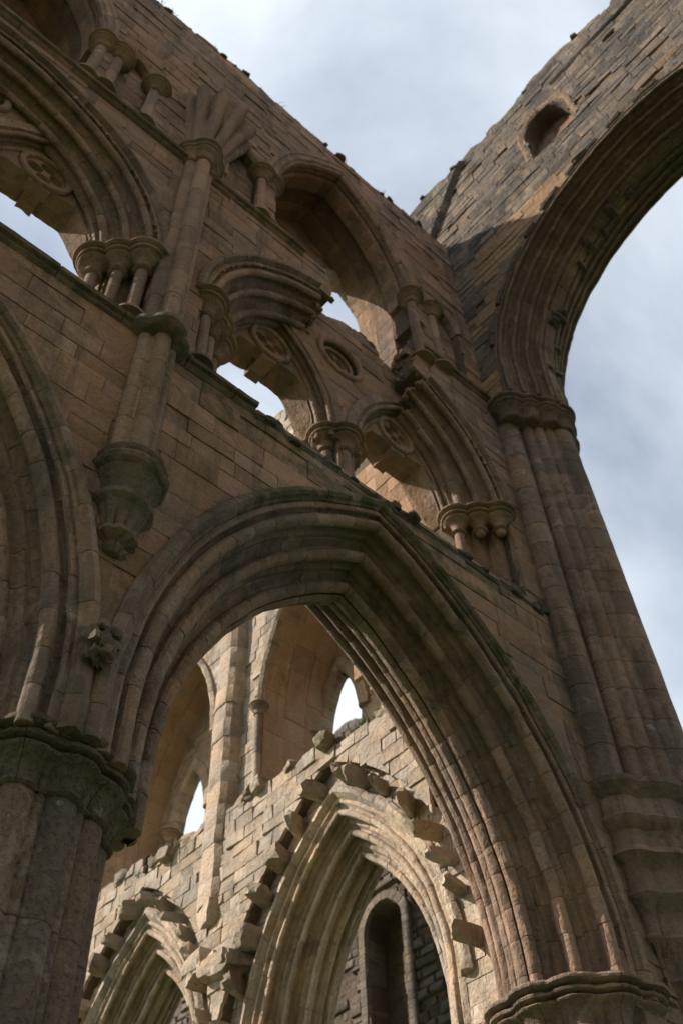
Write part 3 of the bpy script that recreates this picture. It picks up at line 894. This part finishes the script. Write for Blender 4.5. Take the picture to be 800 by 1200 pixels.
# ================================================================== crossing arch and the wall it carries
XT = 2.2
ca = thing('crossing_arch', 'giant crossing arch sweeping out over the viewer, crumbling edges', 'arch', (11, .6, 18.9))
X_C, X_A, X_H, X_S = .6, 4.92, 5.12, 19.75
secs = sections(4, .150, .27, XT, .046)
for i, s in enumerate(secs):
    voussoirs(FT, X_C, X_S, X_A, X_H, s, 17, ca, M_dark, 'voussoir', seed=300 + i, stilt=.86, loops=2,
              color=(.75, 0, .1, 1), amp=.02)
rs = random.Random(77)
hh_ = voussoirs(FT, X_C, X_S, X_A, X_H, [(-.16, .05), (-.15, -.05), (-.08, -.09), (-.02, -.05), (.01, .05)], 24, ca, M_top, 'hood_stone', seed=333, loops=1, amp=.035, color=(.6, .1, 0, 1))
for o in hh_:
    if rs.random() < .35:
        bpy.data.objects.remove(o)
# stones proud of the soffit, loosened
for tt, half in ((.06, 1), (.20, 1), (.30, 1), (.335, 1), (.36, 1), (.56, 1), (.63, 1), (.70, 1), (.78, 1), (.86, 1)):
    u, v = arch_pt(X_C, X_S, X_A, X_H, .60, tt, half)
    for k in range(2):
        V, F = rock(11.15 + rs.uniform(-.1, .25), u + rs.uniform(-.05, .05), v + rs.uniform(-.08, .08), .2, rs.uniform(.12, .2), rs.uniform(.12, .2), rs, .4)
        link('loose_stone', V, F, M_top, ca, True, (.8, 0, 0, 1), 0)

cw_ = thing('crossing_wall', 'rugged grey masonry carried on the crossing arch, round-headed hole in it', 'wall', (11, 3, 25))
hole = arch_void(2.15, 28.15, .66, .9, 26.8)
slot = rect_void(-.55, -.12, 28.95, 29.25)
topc = ragged_top(lambda u: 31.05 + .18 * math.sin(u * .8), .42, 2.2, .6)
cwf = allof(arch_void(X_C, X_S, X_A, X_H), hole, slot, topc)
core('wall_core', FT, cwf, -6.0, 7.8, 18.9, 31.8, .04, .60, cw_, M_core, .25)
core('wall_core', FT, allof(arch_void(X_C, X_S, X_A, X_H), topc, slot), -6.0, 7.8, 18.9, 31.8, .60, XT - .04, cw_, M_core, .3)
def ccw(u, v):
    k = noise.noise(Vector((u * .55, v * .55, 3)))
    return (.3 + .4 * max(0, -k), 0, max(0, min(.55, (k + .12) * 2.2)) if v < 29.5 else 0, 1)
blocks(FT, cwf, -6.0, 7.9, 18.9, 31.8, cw_, M_top, seed=81, bh=(.20, .36), bl=(.3, .8), wj=.009, joint=.003, cham=.012, jit=.003, limit=295,
       name='rubble_block', colf=ccw, tilt=.01, miss=.025, amp=.03)
voussoirs(FT, 2.15, 28.15, .70, .94, [(-.17, -.02), (-.10, -.04), (-.02, -.01), (.0, .05), (.0, .55), (-.17, .55)], 6, cw_, M_top, 'hole_voussoir', seed=6, color=(.3, 0, .35, 1), stilt=1.2, amp=.03)
blocks(FT, lambda u, v: -hole(u, v) + .06, 1.4, 2.9, 26.6, 29.4, cw_, M_ash, seed=83, wbase=.55, rear=.06, name='niche_block', bh=(.22, .32), bl=(.3, .5), color=(.6, 0, 0, 1))
rubble_top(FT, (-5, 7.7), lambda u: topc(u, 0) - .06, .0, XT, cw_, M_top, 280, (.08, .24), 88, (.6, .1, 0, 1))
# raking weathering line of the lost roof, and a shallow ledge string
def raking(fr, p0, p1, parent, name, q=.07, w=-.05, mat=None, col=(1, 0, 0, 1)):
    n = 8; V = []; F = []
    du, dv = p1[0] - p0[0], p1[1] - p0[1]; L = math.hypot(du, dv); nu, nv = -dv / L, du / L
    pr = [(-q, .04), (-q, w * .6), (-.2 * q, w), (q, w * .2), (q, .04)]
    for k in range(n + 1):
        t = k / n
        for (a, b) in pr: V.append(fr(p0[0] + du * t + nu * a, p0[1] + dv * t + nv * a, b))
    m_ = len(pr)
    for k in range(n):
        for i in range(m_):
            i2 = (i + 1) % m_
            F.append([k * m_ + i, k * m_ + i2, (k + 1) * m_ + i2, (k + 1) * m_ + i])
    F.append(list(range(m_))[::-1]); F.append([n * m_ + i for i in range(m_)])
    link(name, V, F, mat or M_top, parent, True, col, .03)
raking(FT, (6.4, 27.7), (4.72, 30.6), cw_, 'roof_scar', .11, -.16)
raking(FT, (1.5, 29.75), (-4.5, 29.75), cw_, 'ledge_stone', .05, -.08, col=(.6, 0, 0, 1))

# ================================================================== transept wall beyond the arcade
tw = thing('transept_wall', 'sunlit transept wall with broken vault stubs, seen through the arcade', 'wall', (10, 13, 8))
TA = [(11.0, 8.0), (16.9, 8.3), (22.8, 8.3)]
T_A, T_H, T_T = 2.36, 4.1, 1.5
tv = [arch_void(c, s, T_A, T_H) for c, s in TA]
led = ragged_top(lambda u: 13.05 + .35 * max(0, min(1, (u - 10) / 4)) + .35 * (1 if u > 17 else 0), .14, 6.1, 1.3)
lowt = allof(*tv, led, lambda u, v: u - 7.9)
core('wall_core', FT, lowt, 7.9, 24.5, 6.0, 14.4, .04, T_T - .04, tw, M_core, .2)
ct = lambda u, v: (.15, .5 if v > 13.1 else 0, 0, 1)
blocks(FT, lowt, 7.9, 22, 6.6, 14.3, tw, M_sunny, seed=91, bh=(.2, .34), bl=(.3, .8), wj=.014, joint=.006, cham=.010, jit=.008, limit=290, name='coursed_stone', colf=ct, tilt=.015)
# upper stage: deep openings
OP = [(10.95, 2.35, 15.7, 4.0), (17.45, 2.35, 16.1, 4.2), (24.0, 2.35, 16.1, 4.2)]
opv = [arch_void(c, s, a, h, 12.5) for c, a, s, h in OP]
topt = ragged_top(lambda u: 27.0 - (.8 if 12.2 < u < 12.8 else 0) - (0 if u < 13.3 else .3), .22, 3.1, .9)
upt = allof(*opv, topt, lambda u, v: v - 12.6)
core('wall_core', FT, upt, 7.9, 26.5, 12.6, 27.6, .04, 1.55, tw, M_core, .25)
blocks(FT, upt, 11, 22, 12.7, 27.5, tw, M_sunny, seed=93, bh=(.24, .36), bl=(.35, .75), wj=.02, limit=290, name='coursed_stone', colf=lambda u, v: (.1, 0, 0, 1))
LW = [(12.66, .63, 15.75, 1.55), (18.4, .64, 16.3, 1.5), (24.6, .62, 16.3, 1.35)]
lwv = [arch_void(c, s, a, h, 13.2) for c, a, s, h in LW]
rrv = allof(*lwv, topt, lambda u, v: v - 12.6)
core('rear_wall_core', FT, rrv, 7.9, 26.5, 12.6, 27.6, 1.76, 1.98, tw, M_core, .2)
blocks(FT, rrv, 8.5, 21.5, 12.7, 21, tw, M_sunny, seed=94, wbase=1.70, rear=.08, bh=(.24, .34), bl=(.35, .7), limit=240, name='coursed_stone', color=(0, 0, .35, 1))
for i, (c, a, s, h) in enumerate(OP[:2]):
    for k in range(3):
        L0 = .58 * k
        voussoirs(FT, c, s, a, h, [(-.2, L0), (.035, L0), (.035, L0 + .57), (-.2, L0 + .57)], 8, tw, M_sunny, 'reveal_stone', seed=400 + k + i * 9,
                  stilt=3.0, color=(.05, 0, .55, 1), dw=.0, loops=2, amp=.005)  # orange tint paints the bounced light inside the openings
    # wall rib round the opening with nook shaft
    voussoirs(FT, c, s, a, h, [(-.10, .02), (-.10, -.10), (-.02, -.15), (.05, -.10), (.05, .02)], 8, tw, M_sunny, 'wall_rib', seed=411 + i, loops=2, amp=.02)
    x = c + a - .0
    colonnette(9.90, x, .085, 13.4, s, tw, M_sunny, base=False, capk=.35, caph=.3)
for i, (c, a, s, h) in enumerate(LW[:2]):
    lt = thing('lancet_window', ('open lancet with sky behind, beside the mossy ledge', 'tall lancet behind the clustered pier capital, sky showing')[i], 'window', (11.7, c, 13.2), 'lancets in the transept rear wall')
    voussoirs(FT, c, s, a, h, [(-.28, 0), (-.1, -.06), (.0, -.02), (.04, .05), (.04, .30), (-.28, .30)], 6, lt, M_sunny, 'lancet_voussoir', seed=420 + i, dw=1.64, color=(.05, 0, .3, 1))
    for sgn in (1,):
        colonnette(11.60, c + sgn * (a + .10), .10, 12.9, s, lt, M_sunny, capk=.5, caph=.34, base=False, col=(.1, 0, .3, 1))
    for sgn in (-1, 1):
        core('jamb', FT, lambda u, v: 1, c + sgn * (a + .14) - .14, c + sgn * (a + .14) + .14, 12.9, s - .02, 1.72, 2.0, lt, M_sunny, .4, (.1, 0, .2, 1))
# pilaster between the openings, broken off below
pil = thing('wall_pilaster', 'sunlit vertical pilaster with broken foot between the two lancet bays', 'pilaster', (10, 14.4, 11.3))
z = 11.5; rs = random.Random(3)
def prism(pts, z0, z1, parent, name, mat, col, inset=.012, zs=None):
    V = []; m_ = len(pts)
    cx = sum(p[0] for p in pts) / m_; cy = sum(p[1] for p in pts) / m_
    for zz, s in ((z0 + .002, .985), (z0 + .012, 1), ((z0 + z1) / 2, 1), (z1 - .012, 1), (z1 - .002, .985)):
        for p in pts: V.append((cx + (p[0] - cx) * s, cy + (p[1] - cy) * s, zz))
    F = [list(range(m_))[::-1], [4 * m_ + i for i in range(m_)]]
    for k in range(4):
        for i in range(m_):
            i2 = (i + 1) % m_
            F.append([k * m_ + i, k * m_ + i2, (k + 1) * m_ + i2, (k + 1) * m_ + i])
    return link(name, V, F, mat, parent, True, col, .02, .5)
while z < 27:
    h = rs.uniform(.38, .75)
    o = rs.uniform(-.015, .015)
    prism([(10.05, 14.80), (9.72 + o, 14.72), (9.64 + o, 14.55), (9.64 + o, 14.18), (9.74 + o, 14.06), (9.9, 14.02), (10.05, 14.0)], z, z + h, pil, 'pilaster_stone', M_sunny, (.12, 0, rs.choice((0, .1, .3)), 1))
    z += h
V, F = rock(9.86, 14.42, 11.32, .40, .72, .5, rs, .15); link('broken_foot', V, F, M_sunny, pil, True, (.2, 0, .1, 1), 0)

def tarch(c, s, label, seed, broken):
    t = thing('transept_arch', label, 'arch', (10, c, s), 'transept arches seen through the arcade')
    secs = sections(3, .26, .25, T_T, .06)
    for i, sc in enumerate(secs):
        if i in (1, 3): continue
        voussoirs(FT, c, s, T_A, T_H, sc, 9, t, M_sunny, 'voussoir', seed=seed + i, loops=2, color=(.12, 0, .15, 1), stilt=1.2, amp=.014)
    for i in (1, 3):
        voussoirs(FT, c, s, T_A, T_H, secs[i], 7, t, M_sunny, 'voussoir', seed=seed + i, loops=2, color=(.2, 0, .3, 1), stilt=1.2)
    voussoirs(FT, c, s, T_A, T_H, [(-.22, .06), (-.22, -.06), (-.16, -.12), (-.08, -.13), (-.03, -.06), (.01, .0), (.02, .06)], 11, t, M_sunny, 'hood_stone', seed=seed + 30, color=(.15, .05, 0, 1), amp=.03, loops=2)
    # stubs of the vanished vault, standing proud over the hood
    rs = random.Random(seed)
    for half in (0, 1):
        n = 8
        for k in range(n):
            tt = (k + .5 + rs.uniform(-.2, .2)) / n
            r = -.42 + rs.uniform(-.05, .05) if half else -.37
            u, v = arch_pt(c, s, T_A, T_H, r, tt, half)
            kk = 1.0 if half else .72
            V, F = rock(9.80 + rs.uniform(-.06, .06), u, v, .55, .25 * kk * rs.uniform(.65, 1.35), .30 * kk * rs.uniform(.65, 1.4), rs, .42)
            link('vault_stub', V, F, M_sunny, t, True, (.15, .1, .05, 1), 0.0)
    # projecting backing above the stubs
    band = allof(arch_void(c, s, T_A + .72, T_H + .95), lambda u, v: 12.85 + (.5 if u > 14 else .0) - v + .1 * noise.noise(Vector((u * 2, seed, 0))))
    return t
tarch(TA[0][0], TA[0][1], 'sunlit pointed arch ringed by broken vault stubs, mossy ledge above', 501, 0)
tarch(TA[1][0], TA[1][1], 'smaller pointed arch at the pier edge, below the tall lancet', 541, 0)
# projecting rubble backing left of the vault between stubs and ledge
bk = allof(arch_void(TA[0][0], 8.0, T_A + .62, T_H + .66), arch_void(TA[1][0], 8.3, T_A + .62, T_H + .66), arch_void(TA[2][0], 8.3, T_A + .62, T_H + .66),
           led, lambda u, v: u - 8.6, lambda u, v: v - 9.2)
core('backing_core', FT, bk, 7.9, 21, 9.0, 14.3, -.20, .06, tw, M_core, .15)
blocks(FT, bk, 7.9, 21, 9.0, 14.3, tw, M_sunny, seed=97, bh=(.18, .32), bl=(.25, .65), wbase=-.26, rear=.08, wj=.016, joint=.007, cham=.012, limit=290, name='backing_stone', color=(.25, .05, 0, 1), tilt=.02)
rubble_top(FT, (8.0, 20), lambda u: 13.05 + .35 * max(0, min(1, (u - 10) / 4)) + .35 * (1 if u > 17 else 0), -.25, .3, tw, M_sunny, 90, (.16, .36), 98, (.35, .55, 0, 1))
rubble_top(lambda u, v, w: (9.9 + w, u, v), (13.4, 14.6), lambda u: 10.2 + (u - 14) * .3, -.25, .0, tw, M_sunny, 26, (.2, .45), 99, (.1, 0, .1, 1))

# ================================================================== far transept wall
fwl = thing('far_transept_wall', 'dark rubble wall with round-headed niche, deep behind the sunlit arch', 'wall', (20, 18, 0))
FF = FX(20.0)
nich = arch_void(20.1, 17.0, .78, .82, 12.6)
nich2 = arch_void(14.5, 17.0, .78, .82, 12.6)
ftop = ragged_top(lambda u: 25.6 - .15 * (21.5 - u) * (1 if u < 21.5 else 0) - (3.5 if u > 27 else 0), .35, 1.1, .8)
ff = allof(nich, nich2, ftop)
core('wall_core', FF, ff, 13, 40, 0, 27, .05, 1.2, fwl, M_core, .35)
blocks(FF, ff, 15.5, 36, 11, 26.5, fwl, M_rub, seed=111, bh=(.22, .38), bl=(.35, .8), wj=.06, joint=.035, cham=.04, jit=.015, limit=290, name='rubble_block', color=(.7, 0, 0, 1), tilt=.03)
voussoirs(FF, 20.1, 17.0, .78, .80, [(-.32, -.08), (-.05, -.10), (.0, 0), (.0, .7), (-.32, .7)], 5, fwl, M_rub, 'niche_voussoir', seed=7, color=(.2, 0, 0, 1), stilt=3.5, dw=0.0)
blocks(FF, lambda u, v: -nich(u, v) + .1, 19.2, 21, 12.6, 18.2, fwl, M_rub, seed=112, wbase=.75, rear=.08, name='niche_block', color=(.9, 0, .2, 1))
string_course(FF, 16, 26, 18.3, fwl, mat=M_rub, color=(.5, 0, 0, 1), depth=.2)

# ================================================================== opposite side of the choir (behind the viewer's shoulder)
ow = thing('south_choir_wall', 'far side choir wall carrying the other foot of the crossing arch', 'wall', (3, -5.6, 0))
FO = lambda u, v, w: (u, -4.9 - w, v)
owf = allof(arch_void(6.4, SPR, A_A, A_H), arch_void(-1, SPR, A_A, A_H), arch_void(-8.4, SPR, A_A, A_H), arch_void(6.4, E_S, 2.4, 2.4, 13.2), arch_void(-1, E_S, 2.4, 2.4, 13.2),
            arch_void(6.4, 22, 1.8, 3, 19.4), arch_void(-1, 22, 1.8, 3, 19.4), ragged_top(26.5, .3, 1, .6))
core('wall_core', FO, owf, -12, 12.2, 0, 27, 0, 1.8, ow, M_sunny, .4)

# ================================================================== weeds on ledges
def tuft(x, y, z, n, h, rs):
    V, F = [], []
    for _ in range(n):
        a = rs.uniform(0, 2 * PI); L = h * rs.uniform(.5, 1.1); w = .008 + .01 * rs.random()
        bx, by = x + rs.uniform(-.12, .12), y + rs.uniform(-.12, .12)
        dx, dy = math.cos(a), math.sin(a); lean = rs.uniform(.1, .6)
        k = len(V)
        for t in (0, .5, 1):
            px, py, pz = bx + dx * lean * L * t * t, by + dy * lean * L * t * t, z + L * t * (1 - .2 * t)
            ww = w * (1 - t * .9)
            V += [(px - dy * ww, py + dx * ww, pz), (px + dy * ww, py - dx * ww, pz)]
        F += [[k, k + 1, k + 3, k + 2], [k + 2, k + 3, k + 5, k + 4]]
    return V, F
rs = random.Random(12)
V, F = [], []
def addtuft(x, y, z, n, h):
    a, b = tuft(x, y, z, n, h, rs); k = len(V); V.extend(a); F.extend([[i + k for i in f] for f in b])
for _ in range(46):
    u = rs.uniform(9.6, 13.2); addtuft(9.9 + rs.uniform(-.15, .4), u, 13.0 + .35 * max(0, min(1, (u - 10) / 4)), 26, .16)
for _ in range(20):
    u = rs.uniform(15.4, 17.6); addtuft(9.9 + rs.uniform(-.15, .4), u, 13.42, 22, .15)
o = link('ledge_grass', V, F, M_weed, None, False, None, 0)
o['label'] = 'short grass growing along the mossy ledges of the sunlit wall'; o['category'] = 'grass'; o['kind'] = 'stuff'
V, F = [], []
for _ in range(110):
    u = rs.uniform(-3, 9.8); addtuft(u, 6.05 + rs.uniform(0, .4), TF(u, 0) - .03, 9, rs.uniform(.15, .42))
o = link('wall_top_grass', V, F, M_weed, None, False, None, 0)
o['label'] = 'sparse grass tufts on the high wall head against the sky'; o['category'] = 'grass'; o['kind'] = 'stuff'

for o in list(bpy.data.objects):
    if 'base' in o.keys():
        loc = Vector(o['base']); del o['base']
        o.location = loc
        for ch in o.children: ch.location = -loc
